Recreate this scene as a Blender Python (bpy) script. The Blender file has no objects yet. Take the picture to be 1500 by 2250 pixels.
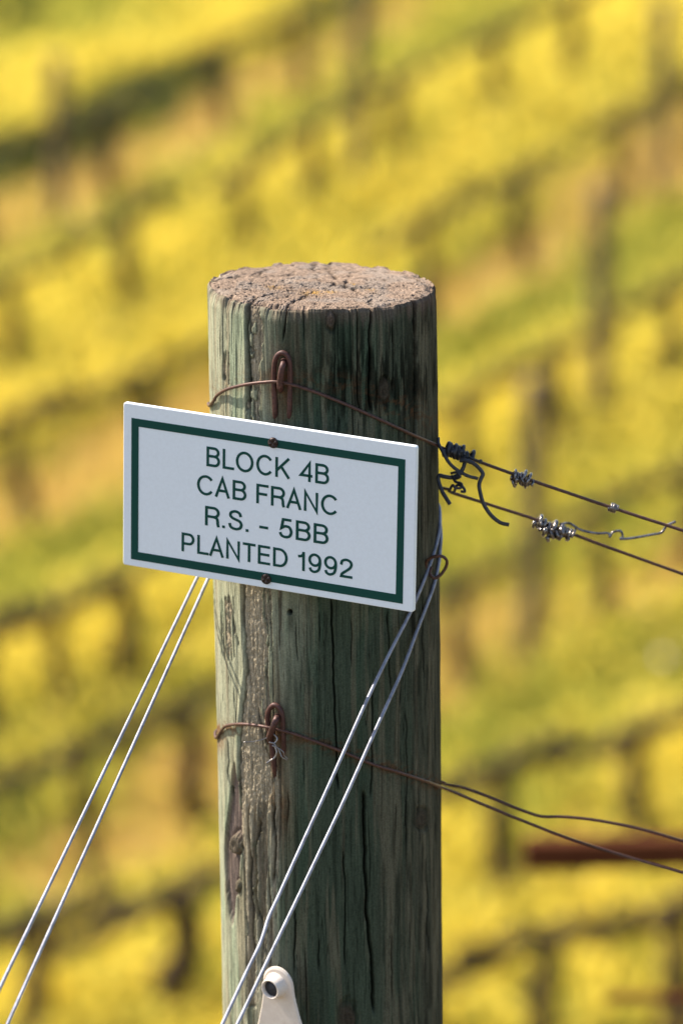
import bpy, math
import numpy as np
from mathutils import Vector, Matrix

sc = bpy.context.scene
col = sc.collection
R_ = math.radians

# ------------------------------------------------------------------ camera
FPX = 11667.0                      # focal length in photo pixels (photo is 1500 x 2250)
PITCH = R_(14.5)
Fv = np.array([0, math.cos(PITCH), -math.sin(PITCH)])
Rv = np.array([1.0, 0, 0])
Uv = np.array([0, math.sin(PITCH), math.cos(PITCH)])
TOP = np.array([0, 0, 1.6])        # centre of the post's top
CAM = TOP - 3.5 * (Fv + (707 - 750) / FPX * Rv + (1125 - 626) / FPX * Uv)
cd = bpy.data.cameras.new('camera')
cam = bpy.data.objects.new('camera', cd); col.objects.link(cam)
cam.location = CAM; cam.rotation_euler = (math.pi / 2 - PITCH, 0, 0)
cd.sensor_fit = 'VERTICAL'; cd.sensor_height = 36; cd.sensor_width = 24
cd.lens = FPX / 2250 * 36
cd.clip_start = 0.05; cd.clip_end = 3000
cd.dof.use_dof = True; cd.dof.focus_distance = 3.43; cd.dof.aperture_fstop = 6.5
sc.camera = cam

# ------------------------------------------------------------------ light
SUN_AZ, SUN_EL = R_(-116.5), R_(47)  # azimuth from the camera-facing side, negative = left
sdir = Vector((math.sin(SUN_AZ) * math.cos(SUN_EL), -math.cos(SUN_AZ) * math.cos(SUN_EL), math.sin(SUN_EL)))
world = bpy.data.worlds.new('World'); sc.world = world; world.use_nodes = True
wn = world.node_tree; wn.nodes.clear()
sky = wn.nodes.new('ShaderNodeTexSky'); sky.sky_type = 'NISHITA'; sky.sun_disc = False
sky.sun_elevation = SUN_EL; sky.sun_rotation = math.atan2(sdir.x, sdir.y)
sky.air_density = 1.0; sky.dust_density = 1.5; sky.ozone_density = 1.0
bg = wn.nodes.new('ShaderNodeBackground'); bg.inputs[1].default_value = 0.125
wo = wn.nodes.new('ShaderNodeOutputWorld')
wn.links.new(sky.outputs[0], bg.inputs[0]); wn.links.new(bg.outputs[0], wo.inputs[0])
ld = bpy.data.lights.new('sun', 'SUN'); ld.energy = 5.0; ld.angle = R_(0.53); ld.color = (1, 0.93, 0.82)
sun = bpy.data.objects.new('sun', ld); col.objects.link(sun)
sun.rotation_euler = sdir.to_track_quat('Z', 'Y').to_euler()
sc.view_settings.view_transform = 'Standard'; sc.view_settings.look = 'None'
sc.view_settings.gamma = 1.0; sc.view_settings.use_curve_mapping = False
sc.view_settings.exposure = 1.03
sc.cycles.use_denoising = True
sc.cycles.max_bounces = 6
sc.cycles.sample_clamp_indirect = 8

# ------------------------------------------------------------------ helpers
rng = np.random.default_rng(7)
_T = np.random.default_rng(3).random((512, 512)).astype(np.float32)

def vn(x, y, seed=0):
    x = np.asarray(x, float) + seed * 17.31; y = np.asarray(y, float) + seed * 9.77
    xi = np.floor(x).astype(int); yi = np.floor(y).astype(int)
    fx = x - xi; fy = y - yi
    fx = fx * fx * (3 - 2 * fx); fy = fy * fy * (3 - 2 * fy)
    a = _T[xi & 511, yi & 511]; b = _T[(xi + 1) & 511, yi & 511]
    c = _T[xi & 511, (yi + 1) & 511]; d = _T[(xi + 1) & 511, (yi + 1) & 511]
    return (a * (1 - fx) + b * fx) * (1 - fy) + (c * (1 - fx) + d * fx) * fy

def fbm(x, y, seed=0, octv=4, gain=.5):
    s = 0; a = 1; t = 0
    for k in range(octv):
        s = s + a * vn(x * 2 ** k, y * 2 ** k, seed + k * 3); t += a; a *= gain
    return s / t

def sst(a, b, x):
    t = np.clip((x - a) / (b - a), 0, 1); return t * t * (3 - 2 * t)

def proj(P):
    q = np.asarray(P) - CAM; z = q @ Fv
    return 750 + FPX * (q @ Rv) / z, 1125 - FPX * (q @ Uv) / z

def ray(px, py):
    return Fv + (px - 750) / FPX * Rv + (1125 - py) / FPX * Uv

def at(px, py, depth):             # a point on the sight line through a photo pixel, at a given depth
    return CAM + depth * ray(px, py)

PR = 0.075
LEAN = R_(0.8)
AX = np.array([-math.sin(LEAN), 0, math.cos(LEAN)])     # post axis
PX = np.array([math.cos(LEAN), 0, math.sin(LEAN)])      # post local x

def postpt(az, z, r):              # point at azimuth az, height z along the axis, radius r
    az = np.asarray(az, float); z = np.asarray(z, float)
    rx = r * np.sin(az); ry = -r * np.cos(az)
    return TOP + (z - 1.6)[..., None] * AX + rx[..., None] * PX + ry[..., None] * np.array([0, 1.0, 0])

def surf(px, py, off=0.0):         # point on the post's front (radius + off) seen at a pixel
    d = ray(px, py); o = CAM - TOP
    dx, dy = d @ PX, d[1]; ox, oy = o @ PX, o[1]
    r = PR + off
    a = dx * dx + dy * dy; b = ox * dx + oy * dy; c = ox * ox + oy * oy - r * r
    disc = b * b - a * c
    t = (-b - math.sqrt(max(disc, 0))) / a
    return CAM + t * d

def mesh(name, V, Fc, mat, parent=None, smooth=True, cols=None, matidx=None):
    """V (n,3); Fc (m,k) equal-sized faces or a list of tuples"""
    me = bpy.data.meshes.new(name)
    V = np.asarray(V, np.float32)
    if isinstance(Fc, np.ndarray):
        k = Fc.shape[1]; m = len(Fc)
        me.vertices.add(len(V)); me.vertices.foreach_set('co', V.ravel())
        me.loops.add(m * k); me.loops.foreach_set('vertex_index', Fc.astype(np.int32).ravel())
        me.polygons.add(m); me.polygons.foreach_set('loop_start', np.arange(0, m * k, k, dtype=np.int32))
        me.update(calc_edges=True)
    else:
        me.from_pydata([tuple(map(float, v)) for v in V], [], [tuple(map(int, f)) for f in Fc]); me.update()
    if smooth:
        me.polygons.foreach_set('use_smooth', np.ones(len(me.polygons), bool))
    if cols is not None:
        a = me.color_attributes.new('col', 'FLOAT_COLOR', 'POINT')
        c4 = np.ones((len(V), 4), np.float32); c4[:, :3] = cols
        a.data.foreach_set('color', c4.ravel())
    for m_ in (mat if isinstance(mat, (list, tuple)) else [mat]):
        me.materials.append(m_)
    if matidx is not None:
        me.polygons.foreach_set('material_index', np.asarray(matidx, np.int32))
    o = bpy.data.objects.new(name, me); col.objects.link(o)
    if parent is not None: o.parent = parent
    return o

def tag(o, label, cat, group=None, kind=None):
    if label: o['label'] = label
    if cat: o['category'] = cat
    if group: o['group'] = group
    if kind: o['kind'] = kind
    return o

def empty(name, loc, label, cat, group=None, rot=(0, 0, 0)):
    o = bpy.data.objects.new(name, None); col.objects.link(o)
    o.location = Vector(loc); o.rotation_euler = rot; o.empty_display_size = .05
    return tag(o, label, cat, group)

def smoothpath(P, n=8):
    P = np.asarray(P, float)
    Q = np.vstack([2 * P[0] - P[1], P, 2 * P[-1] - P[-2]])
    out = []
    for i in range(1, len(Q) - 2):
        t = np.linspace(0, 1, n, endpoint=False)[:, None]
        a, b, c, d = Q[i - 1], Q[i], Q[i + 1], Q[i + 2]
        out.append(.5 * (2 * b + (c - a) * t + (2 * a - 5 * b + 4 * c - d) * t ** 2 + (-a + 3 * b - 3 * c + d) * t ** 3))
    out.append(P[-1:])
    return np.vstack(out)

def tube(P, r, seg=8, jitter=0.0):
    P = np.asarray(P, float); n = len(P)
    r = np.broadcast_to(np.asarray(r, float), (n,))
    T = np.gradient(P, axis=0); T /= np.linalg.norm(T, axis=1)[:, None] + 1e-12
    ref = np.array([0, 0, 1.0]) if abs(T[0, 2]) < .9 else np.array([1.0, 0, 0])
    N = np.cross(T[0], ref); N /= np.linalg.norm(N)
    Vs = []
    a = np.linspace(0, 2 * math.pi, seg, endpoint=False)
    for i in range(n):
        N = N - T[i] * (N @ T[i]); N /= np.linalg.norm(N) + 1e-12
        B = np.cross(T[i], N)
        rr = r[i] * (1 + (jitter * (rng.random(seg) - .5) if jitter else 0))
        Vs.append(P[i] + np.cos(a)[:, None] * N * np.reshape(rr, (-1, 1)) + np.sin(a)[:, None] * B * np.reshape(rr, (-1, 1)))
    V = np.vstack(Vs)
    Fc = []
    for i in range(n - 1):
        for j in range(seg):
            k = (j + 1) % seg
            Fc.append((i * seg + j, i * seg + k, (i + 1) * seg + k, (i + 1) * seg + j))
    Fc.append(tuple(range(seg))[::-1]); Fc.append(tuple((n - 1) * seg + j for j in range(seg)))
    return V, Fc

def join(parts):
    V = []; Fc = []; o = 0
    for v, f in parts:
        V.append(v); Fc += [tuple(i + o for i in ff) for ff in f]; o += len(v)
    return np.vstack(V), Fc

def coil(A, B, r, turns, wob=0.0, n=14):
    A = np.asarray(A, float); B = np.asarray(B, float); d = B - A; L = np.linalg.norm(d); d /= L
    u = np.cross(d, [0, 0, 1.0]); u /= np.linalg.norm(u); w = np.cross(d, u)
    t = np.linspace(0, 1, int(turns * n) + 1)
    rr = r * (1 + wob * (vn(t * 5, t * 0 + r * 1e4) - .5) * 2)
    an = t * turns * 2 * math.pi
    return A + (t * L)[:, None] * d + (rr * np.cos(an))[:, None] * u + (rr * np.sin(an))[:, None] * w

# ------------------------------------------------------------------ materials
def mat(name, base=(.5, .5, .5), rough=.6, metal=0.0, spec=.5, attr=False, noise=None, bump=None, col2=None, transl=0.0, coat=0.0):
    """noise=(scale, amount) mixes base to col2; bump=(scale, strength, distance)"""
    m = bpy.data.materials.new(name); m.use_nodes = True
    nt = m.node_tree; N = nt.nodes; Lk = nt.links
    p = N['Principled BSDF']; out = N['Material Output']
    p.inputs['Roughness'].default_value = rough; p.inputs['Metallic'].default_value = metal
    p.inputs['Specular IOR Level'].default_value = spec
    if coat: p.inputs['Coat Weight'].default_value = coat
    p.inputs['Base Color'].default_value = (*base, 1)
    csock = None
    if attr:
        a = N.new('ShaderNodeAttribute'); a.attribute_name = 'col'; csock = a.outputs['Color']
    tc = N.new('ShaderNodeTexCoord')
    if noise:
        t = N.new('ShaderNodeTexNoise'); t.inputs['Scale'].default_value = noise[0]; t.inputs['Detail'].default_value = 6
        t.inputs['Roughness'].default_value = .65
        Lk.new(tc.outputs['Object'], t.inputs['Vector'])
        rmp = N.new('ShaderNodeMapRange'); rmp.inputs['From Min'].default_value = .35; rmp.inputs['From Max'].default_value = .65
        Lk.new(t.outputs['Fac'], rmp.inputs['Value'])
        mx = N.new('ShaderNodeMix'); mx.data_type = 'RGBA'
        if csock is not None:
            mx.blend_type = 'MULTIPLY'
            mx.inputs[0].default_value = 1.0
            r2 = N.new('ShaderNodeMapRange'); r2.inputs['To Min'].default_value = 1 - noise[1]; r2.inputs['To Max'].default_value = 1 + noise[1]
            Lk.new(rmp.outputs[0], r2.inputs['Value'])
            Lk.new(csock, mx.inputs[6]); Lk.new(r2.outputs[0], mx.inputs[7])
        else:
            mu = N.new('ShaderNodeMath'); mu.operation = 'MULTIPLY'; mu.inputs[1].default_value = noise[1]
            Lk.new(rmp.outputs[0], mu.inputs[0]); Lk.new(mu.outputs[0], mx.inputs[0])
            mx.inputs[6].default_value = (*base, 1); mx.inputs[7].default_value = (*(col2 or base), 1)
        csock = mx.outputs[2]
    if csock is not None: Lk.new(csock, p.inputs['Base Color'])
    if bump:
        t = N.new('ShaderNodeTexNoise'); t.inputs['Scale'].default_value = bump[0]; t.inputs['Detail'].default_value = 5
        Lk.new(tc.outputs['Object'], t.inputs['Vector'])
        b = N.new('ShaderNodeBump'); b.inputs['Strength'].default_value = bump[1]; b.inputs['Distance'].default_value = bump[2]
        Lk.new(t.outputs['Fac'], b.inputs['Height']); Lk.new(b.outputs[0], p.inputs['Normal'])
    if transl:
        tr = N.new('ShaderNodeBsdfTranslucent'); ms = N.new('ShaderNodeMixShader'); ms.inputs[0].default_value = transl
        if csock is not None: Lk.new(csock, tr.inputs['Color'])
        else: tr.inputs['Color'].default_value = (*base, 1)
        Lk.new(p.outputs[0], ms.inputs[1]); Lk.new(tr.outputs[0], ms.inputs[2]); Lk.new(ms.outputs[0], out.inputs['Surface'])
    return m

M_post = mat('weathered_treated_wood', attr=True, rough=1.0, spec=.03, noise=(900, .25), bump=(1600, .5, .0004))
M_sign = mat('white_plastic', (.83, .86, .88), rough=.5, noise=(420, .14), col2=(.58, .58, .56), spec=.3)
M_signtxt = mat('dark_green_paint', (.003, .055, .042), rough=.6, spec=.2, noise=(300, .25), col2=(.004, .055, .038))
M_screw = mat('rusty_screw', (.028, .018, .014), rough=.5, metal=.4, noise=(900, .7), col2=(.06, .028, .017), bump=(1200, .3, .0003))
M_rust = mat('rusty_iron', (.050, .020, .016), rough=.55, metal=.2, noise=(420, .8), col2=(.13, .045, .03), bump=(900, .4, .0004))
M_rwire = mat('rusty_wire', (.060, .028, .020), rough=.5, metal=.3, noise=(500, .8), col2=(.14, .058, .036), bump=(900, .3, .0003))
M_dwire = mat('dark_wire', (.035, .036, .04), rough=.45, metal=.6, noise=(500, .6), col2=(.09, .08, .075))
M_bwire = mat('bright_old_wire', (.36, .32, .29), rough=.27, metal=.9, noise=(420, 1.0), col2=(.05, .035, .03))
M_galv = mat('galvanized_wire', (.36, .36, .41), rough=.62, metal=.5, noise=(130, 1.0), col2=(.20, .20, .23))
M_thin = mat('thin_steel_wire', (.30, .27, .25), rough=.35, metal=.8)
M_tag = mat('cream_plastic', (.78, .67, .57), rough=.45, noise=(160, .7), col2=(.66, .54, .44), spec=.5)
M_hole = mat('socket_shade', (.03, .03, .035), rough=.6)
M_beam = mat('red_rusty_steel', (.075, .020, .007), rough=.95, spec=.1, noise=(40, .8), col2=(.13, .042, .015))

# ------------------------------------------------------------------ terrain
def gz(x, y):
    x = np.asarray(x, float); y = np.asarray(y, float)
    near = np.where(y < .3, 0, -.40 * (y - .3))
    far = -6.75 + .075 * (y - 24.5) + .02 * np.maximum(y - 60, 0) + .10 * np.sin(x * .5 + y * .23) + .02 * x * np.exp(-(x / 30) ** 2)
    k = 1.2
    return np.logaddexp(near * k, far * k) / k - .0 - np.where(y < .3, 0, 0)

def ground_at(px, py, h=0.0):      # where the sight line meets the terrain raised by h
    d = ray(px, py)
    t = np.arange(12.0, 260.0, .02)
    P = CAM + t[:, None] * d
    g = gz(P[:, 0], P[:, 1]) + h
    i = int(np.argmax(P[:, 2] < g))
    if P[i, 2] >= g[i]: i = len(t) - 1
    return P[i] - np.array([0, 0, h])

# what grows where on the hillside: yellow mustard, orange dry grass, green, dark green, pale
CT = """Y:60,200 250,110 400,60 550,20 50,700 200,660 350,600 450,540 120,770 620,480 750,450 900,380 1000,300 1100,230 1250,150 1350,90 700,380 820,330 200,740 30,800 1480,760 1350,850 1200,880 1050,950 1450,900 1000,900 50,1430 200,1410 350,1350 130,1480 450,1330 250,2080 100,2170 300,2200 450,2150 180,2230 1450,1720 1480,1780 1020,1930 1200,1960 1350,1950 1030,1860 1110,1960 1380,30 1200,210 560,560 500,600
W:850,520 1350,180 1050,430 1300,960 1150,1020 430,1420 60,1560 250,1530 1250,1330 1420,1300 450,1880 200,2050 1100,1850 1450,1950 1100,2040 1000,2150 1300,2130 1150,2000 1420,2050 1300,1040 350,40 640,560 1150,300 1300,1440 1060,1080
O:330,290 450,210 250,350 120,390 30,450 600,130 720,60 850,30 1150,480 1300,400 1450,330 1250,370 1000,600 240,960 150,1030 350,880 1480,260 60,1080 1300,1250 1450,1200 1150,1330 1000,1380 1400,1240 330,1640 300,1760 200,1830 420,1800 100,1880 350,1850 450,1700 1300,1820 1200,1790 1450,2220 1000,2230 1380,1830 1100,550
G:250,15 120,30 180,470 350,390 500,310 650,230 80,530 900,90 1000,50 1450,520 1200,640 1050,700 1400,600 1000,780 80,1170 250,1080 150,1220 60,1290 1400,980 1000,1160 1300,1090 350,1490 1150,1450 1050,1590 1250,1520 1400,1400 1450,1450 1200,1700 1100,1640 60,1950 440,1980 450,2020 200,1700 330,1220 1470,450 330,1130
D:20,20 20,1780 180,240 60,320 300,200 1300,2190 700,10 230,190 130,285 390,160 1000,460 100,2090 330,1960
P:1055,75 440,1650 1440,1560"""
cpx = []; cty = []
for ln in CT.split('\n'):
    ty, pts = ln.split(':')
    for p_ in pts.split():
        a, b = p_.split(','); cpx.append((float(a), float(b))); cty.append('YWOGDP'.index(ty))
cpx = np.array(cpx); cty = np.array(cty)
cw = np.array([ground_at(a, b, .25)[:2] for a, b in cpx])

def cover(x, y):
    """weights of the six covers at ground points"""
    w = np.zeros((len(x), 6))
    jx = (fbm(x * .9, y * .9, 5) - .5) * .5; jy = (fbm(x * .9, y * .9, 11) - .5) * .9
    for (cx, cy), t in zip(cw, cty):
        dx = x + jx - cx; dy = (y + jy - cy) * .38
        d2 = ((dx * .91 + dy * .41) * .55) ** 2 + (dy * .91 - dx * .41) ** 2 + (.02 if t != 5 else .12)
        w[:, t] += d2 ** -1.9 * (.95, 1.1, .95, 1.25, .14, .03)[t]
    return w / w.sum(1)[:, None]

CH = 0.80
ROWS = {  # cordon line in photo pixels, vine positions, spoken row
 'topmost': ([(-150, 425), (0, 350), (200, 250), (450, 130), (650, 40), (800, -40)], [-40, 240, 490, 660]),
 'second': ([(-150, 690), (0, 620), (130, 570), (300, 480), (480, 395), (690, 275), (880, 170), (1060, 90), (1250, 10), (1400, -60)], [40, 290, 540, 690, 880, 1090, 1260]),
 'third': ([(-150, 1015), (0, 950), (180, 870), (340, 800), (460, 755), (960, 490), (1150, 375), (1300, 295), (1500, 200), (1650, 130)], [60, 340, 940, 1150, 1370, 1540]),
 'fourth': ([(-150, 1440), (0, 1370), (140, 1320), (290, 1260), (1040, 850), (1200, 765), (1320, 720), (1500, 640), (1650, 570)], [-20, 135, 290, 1040, 1230, 1480]),
 'fifth': ([(-150, 1760), (0, 1700), (100, 1675), (200, 1630), (420, 1545), (1040, 1270), (1180, 1190), (1500, 1040), (1650, 970)], [-60, 190, 430, 1030, 1330, 1530]),
 'sixth': ([(-150, 2100), (0, 2065), (100, 2040), (390, 1970), (480, 1920), (1100, 1700), (1200, 1655), (1400, 1597), (1500, 1560), (1650, 1510)], [80, 400, 1120, 1410]),
 'lowest': ([(600, 2270), (900, 2170), (1080, 2110), (1210, 2085), (1330, 2055), (1500, 1985), (1650, 1930)], [920, 1210, 1500]),
}
rowpts = np.vstack([np.array([ground_at(qx, np.interp(qx, [p_[0] for p_ in pl_], [p_[1] for p_ in pl_]), CH)[:2]
                              for qx in np.arange(pl_[0][0], pl_[-1][0], 40)]) for pl_, _ in ROWS.values()])
def rowdist(x, y):
    out = np.full(len(x), 9.0)
    sel = (np.abs(x) < 9) & (y > 14) & (y < 70)
    xs_ = x[sel]; ys_ = y[sel]; d = np.full(len(xs_), 9.0)
    for a_, b_ in rowpts: d = np.minimum(d, np.hypot(xs_ - a_, ys_ - b_))
    out[sel] = d
    return out

def grid_axis(lo, a, b, hi, step, k):
    inner = np.arange(a, b, step)
    l = a - np.geomspace(step, a - lo, k)[::-1]; h = b + np.geomspace(step, hi - b, k)
    return np.r_[l, inner, h]
gx = grid_axis(-500, -9, 9, 500, .15, 40); gy = grid_axis(-120, -1, 62, 900, .2, 40)
X, Y = np.meshgrid(gx, gy); x = X.ravel(); y = Y.ravel()
z = gz(x, y) + .05 * (fbm(x * 2, y * 2, 4) - .5)
GC = np.array([(.50, .42, .11), (.44, .41, .10), (.60, .44, .14), (.38, .36, .085), (.17, .18, .045), (.34, .30, .12)])
und = sst(.75, .2, rowdist(x, y) + (fbm(x * 2, y * 2, 14) - .5) * .5)[:, None] * .30
cc = (cover(x, y) @ GC * (1 - und) + und * np.array([[.42, .27, .10]])) * (.75 + .5 * fbm(x * 3, y * 3, 8))[:, None]
fg = sst(13, 8, y)[:, None]; cc = cc * (1 - fg) + fg * np.array([[.13, .105, .065]]) * (.6 + .8 * fbm(x * 3, y * 3, 9)[:, None])
nx = len(gx); i0 = (np.arange(len(gy) - 1)[:, None] * nx + np.arange(nx - 1)[None]).ravel()
ground = mesh('ground', np.c_[x, y, z], np.c_[i0, i0 + 1, i0 + nx + 1, i0 + nx],
              mat('vineyard_soil_and_grass', attr=True, rough=.95, spec=.1, noise=(3, .3), bump=(20, .6, .05)), cols=cc)
tag(ground, None, None, kind='structure')

# ------------------------------------------------------------------ plants on the hillside (uncountable)
def quads(c, u, v):
    n = len(c)
    V = np.stack([c - u - v, c + u - v, c + u + v, c - u + v], 1).reshape(-1, 3)
    return V, np.arange(n * 4).reshape(n, 4)

def rdir(n):
    a = rng.random(n) * 2 * math.pi; zc = rng.random(n) * 2 - 1; s = np.sqrt(1 - zc * zc)
    return np.c_[s * np.cos(a), s * np.sin(a), zc]

def scatter(n):
    yy = 15 + rng.random(n) ** 1.15 * 47
    xx = (rng.random(n) - .5) * (2.0 + yy * .235)
    return xx, yy

n = 54000
sx, sy = scatter(n); wt = cover(sx, sy) ** 1.4; wt /= wt.sum(1)[:, None]
cum = wt.cumsum(1); ty = (rng.random(n)[:, None] > cum).sum(1).clip(0, 5)
near_row = rowdist(sx, sy) < .05 + .30 * rng.random(n)
ty = np.where(near_row, np.where(rng.random(n) < .25, 2, 9), ty)
sz = gz(sx, sy); B0 = np.c_[sx, sy, sz]

def blades(base, k, hmin, hmax, wid, lean):
    b = np.repeat(base, k, 0); m = len(b)
    b = b + np.c_[(rng.random((m, 2)) - .5) * .28, np.zeros(m)]
    h = hmin + rng.random(m) * (hmax - hmin)
    a = rng.random(m) * 2 * math.pi
    up = np.c_[(rng.random((m, 2)) - .5) * lean, np.ones(m)] * (h / 2)[:, None]
    side = np.c_[np.cos(a), np.sin(a), np.zeros(m)] * wid
    return quads(b + up, side * (.6 + .8 * rng.random(m))[:, None], up)

def flowers(base, k, hmin, hmax, size):
    b = np.repeat(base, k, 0); m = len(b)
    b = b + np.c_[(rng.random((m, 2)) - .5) * .34, hmin + rng.random(m) * (hmax - hmin)]
    u = rdir(m); v = np.cross(u, rdir(m)); v /= np.linalg.norm(v, axis=1)[:, None] + 1e-9
    s = (size * (.6 + .8 * rng.random(m)))[:, None]
    return quads(b, u * s, v * s)

def stack(*qs):
    V = []; Fc = []; o = 0
    for v, f in qs:
        V.append(v); Fc.append(f + o); o += len(v)
    return np.vstack(V), np.vstack(Fc)

M_yel = mat('mustard_petals', (.88, .69, .09), rough=.7, spec=.1, transl=.5, noise=(2, .5), col2=(.82, .68, .13))
M_grn = mat('green_blades', (.34, .345, .055), rough=.7, spec=.2, transl=.5, noise=(1.5, .8), col2=(.48, .44, .07))
M_dry = mat('dry_grass_blades', (.70, .50, .16), rough=.8, spec=.1, transl=.45, noise=(1.5, .8), col2=(.60, .47, .12))
M_drk = mat('dark_weed_leaves', (.09, .11, .025), rough=.7, spec=.2, transl=.35, noise=(1.5, .8), col2=(.13, .14, .03))
M_pal = mat('pale_weed_heads', (.62, .54, .50), rough=.8, spec=.1, transl=.3)
yb = B0[(ty == 0)]; wb = B0[ty == 1]; ob = B0[ty == 2]; gb = B0[ty == 3]; db = B0[ty == 4]; pb = B0[ty == 5]
tag(mesh('mustard_flowers', *stack(flowers(yb, 7, .08, .36, .023), flowers(wb, 4, .06, .32, .022), flowers(gb, 1, .06, .28, .02)), M_yel, smooth=False),
    'mass of bright yellow mustard flowers between the vine rows', 'flowers', kind='stuff')
tag(mesh('green_grass', *stack(blades(gb, 6, .08, .26, .014, .8), blades(wb, 5, .08, .26, .014, .8), blades(yb, 5, .1, .30, .013, .6)), M_grn, smooth=False),
    'yellow-green grass and stems growing between the vine rows', 'grass', kind='stuff')
tag(mesh('dry_grass', *stack(blades(ob, 6, .04, .16, .014, 1.2)), M_dry, smooth=False),
    'orange-tan dry grass in the strips under the vines', 'dry grass', kind='stuff')
tag(mesh('dark_weeds', *stack(blades(db, 6, .08, .34, .018, 1.0)), M_drk, smooth=False),
    'dark green weeds along the vine rows', 'weeds', kind='stuff')
tag(mesh('pale_weeds', *stack(flowers(pb, 5, .1, .4, .02)), M_pal, smooth=False),
    'scattered pale whitish weed heads on the hillside', 'weeds', kind='stuff')

# ------------------------------------------------------------------ vine rows
M_vine = mat('vine_bark', (.048, .033, .022), rough=.9, spec=.1, noise=(18, .8), col2=(.09, .062, .04), bump=(60, .8, .02))
M_oldpost = mat('grey_brown_post', (.10, .07, .042), rough=.9, spec=.1, noise=(8, .8), col2=(.20, .15, .10), bump=(40, .6, .01))

def vine_parts(seed, half, th=1.0):
    g = np.random.default_rng(seed)
    tr = [(0, 0, -.15)]
    for k in range(1, 6):
        tr.append(((g.random() - .5) * .07, (g.random() - .5) * .07, CH * k / 5))
    tr[-1] = (0, 0, CH)
    tp = smoothpath(tr, 5)
    trunk = tube(tp, th * np.linspace(.072, .052, len(tp)) * (1 + .25 * (g.random(len(tp)) - .5)), 9, .25)
    arms = []
    for s in (-1, 1):
        ar = [(0, 0, CH - .06), (s * .10, .0, CH + .02)]
        for k in range(1, 6):
            ar.append((s * (.1 + (half - .1) * k / 5), (g.random() - .5) * .07, CH + (g.random() - .5) * .07))
        ap = smoothpath(ar, 5)
        arms.append(tube(ap, th * np.linspace(.045, .032, len(ap)) * (1 + .3 * (g.random(len(ap)) - .5)), 8, .25))
    sp = []
    for s in np.linspace(-half * .95, half * .95, 6):
        q = np.array([s + (g.random() - .5) * .05, 0, CH])
        hh = .07 + .09 * g.random()
        pth = smoothpath([q, q + ((g.random() - .5) * .05, (g.random() - .5) * .06, hh * .5), q + ((g.random() - .5) * .1, (g.random() - .5) * .1, hh)], 4)
        sp.append(tube(pth, np.linspace(.018, .012, len(pth)), 6, .2))
    return trunk, arms, sp

VSRC = []
for k in range(6):
    tr, arms, sp = vine_parts(40 + k, .72, 1.0 if k < 3 else 1.35)
    VSRC.append((tr, arms, sp))
vmesh = {}
ORD = ['leftmost', 'second from left', 'third from left', 'fourth from left', 'fifth from left', 'sixth from left', 'seventh from left']
vi = 0
for rname, (pl, xs) in ROWS.items():
    pl = np.array(pl, float)
    for j, vx in enumerate(xs):
        vy = np.interp(vx, pl[:, 0], pl[:, 1])
        p = ground_at(vx, vy, CH)
        a = ground_at(vx - 40, np.interp(vx - 40, pl[:, 0], pl[:, 1]), CH); b = ground_at(vx + 40, np.interp(vx + 40, pl[:, 0], pl[:, 1]), CH)
        d = b - a; rz = math.atan2(d[1], d[0]); tilt = math.atan2(d[2], math.hypot(d[0], d[1]))
        nbx = xs[j + 1] if j + 1 < len(xs) else xs[j - 1]
        pn = ground_at(nbx, np.interp(nbx, pl[:, 0], pl[:, 1]), CH); SPX = float(np.clip(np.linalg.norm(pn - p) / 1.44, .75, 1.35))
        lab = 'bare gnarled dark grapevine, %s in the %s blurred vine row' % (ORD[j], rname)
        v = empty('grapevine', p, lab, 'grapevine', 'grapevines in rows on the hillside', (0, -tilt, rz))
        k = vi % 3 + (3 if rname in ('sixth', 'lowest') else 0); vi += 1
        if k not in vmesh:
            tr, arms, sp = VSRC[k]
            ob_ = [mesh('trunk', *tr, M_vine, v), mesh('cordon', *arms[0], M_vine, v), mesh('cordon', *arms[1], M_vine, v), *[mesh('spur', *q_, M_vine, v) for q_ in sp]]
            vmesh[k] = ob_
        else:
            for o in vmesh[k]:
                c = o.copy(); col.objects.link(c); c.parent = v
        sc_ = .94 + .12 * rng.random(); v.scale = (SPX, 1, sc_)

def rough_post(r, h, seed):
    zz = np.linspace(-.3, h, 14)
    g = np.random.default_rng(seed)
    P = np.c_[(g.random(14) - .5) * .01, (g.random(14) - .5) * .01, zz]
    return tube(P, r * (1 + .08 * (g.random(14) - .5)), 12, .08)
BP = [('topmost', 130, .070, 1.35, 'blurred brown trellis post in the topmost vine row, far upper left'),
      ('second', 790, .070, 1.75, 'blurred grey-brown trellis post rising above the main post, in the second vine row'),
      ('third', 1455, .070, 1.6, 'blurred dark trellis post at the upper right corner, in the third vine row'),
      ('fourth', 1318, .070, 1.75, 'blurred brown trellis post in the fourth vine row, right of the main post'),
      ('fifth', 1170, .070, 1.8, 'blurred grey-brown trellis post behind the two taut wires, in the fifth vine row')]
bpm = None
for k, (rn, px, r, h, lab) in enumerate(BP):
    pl = np.array(ROWS[rn][0], float)
    p = ground_at(px, np.interp(px, pl[:, 0], pl[:, 1]), CH)
    o = mesh('trellis_post', *rough_post(r, h, k), M_oldpost)
    o.location = p
    tag(o, lab, 'post', 'wooden posts in the vine rows')

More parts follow.
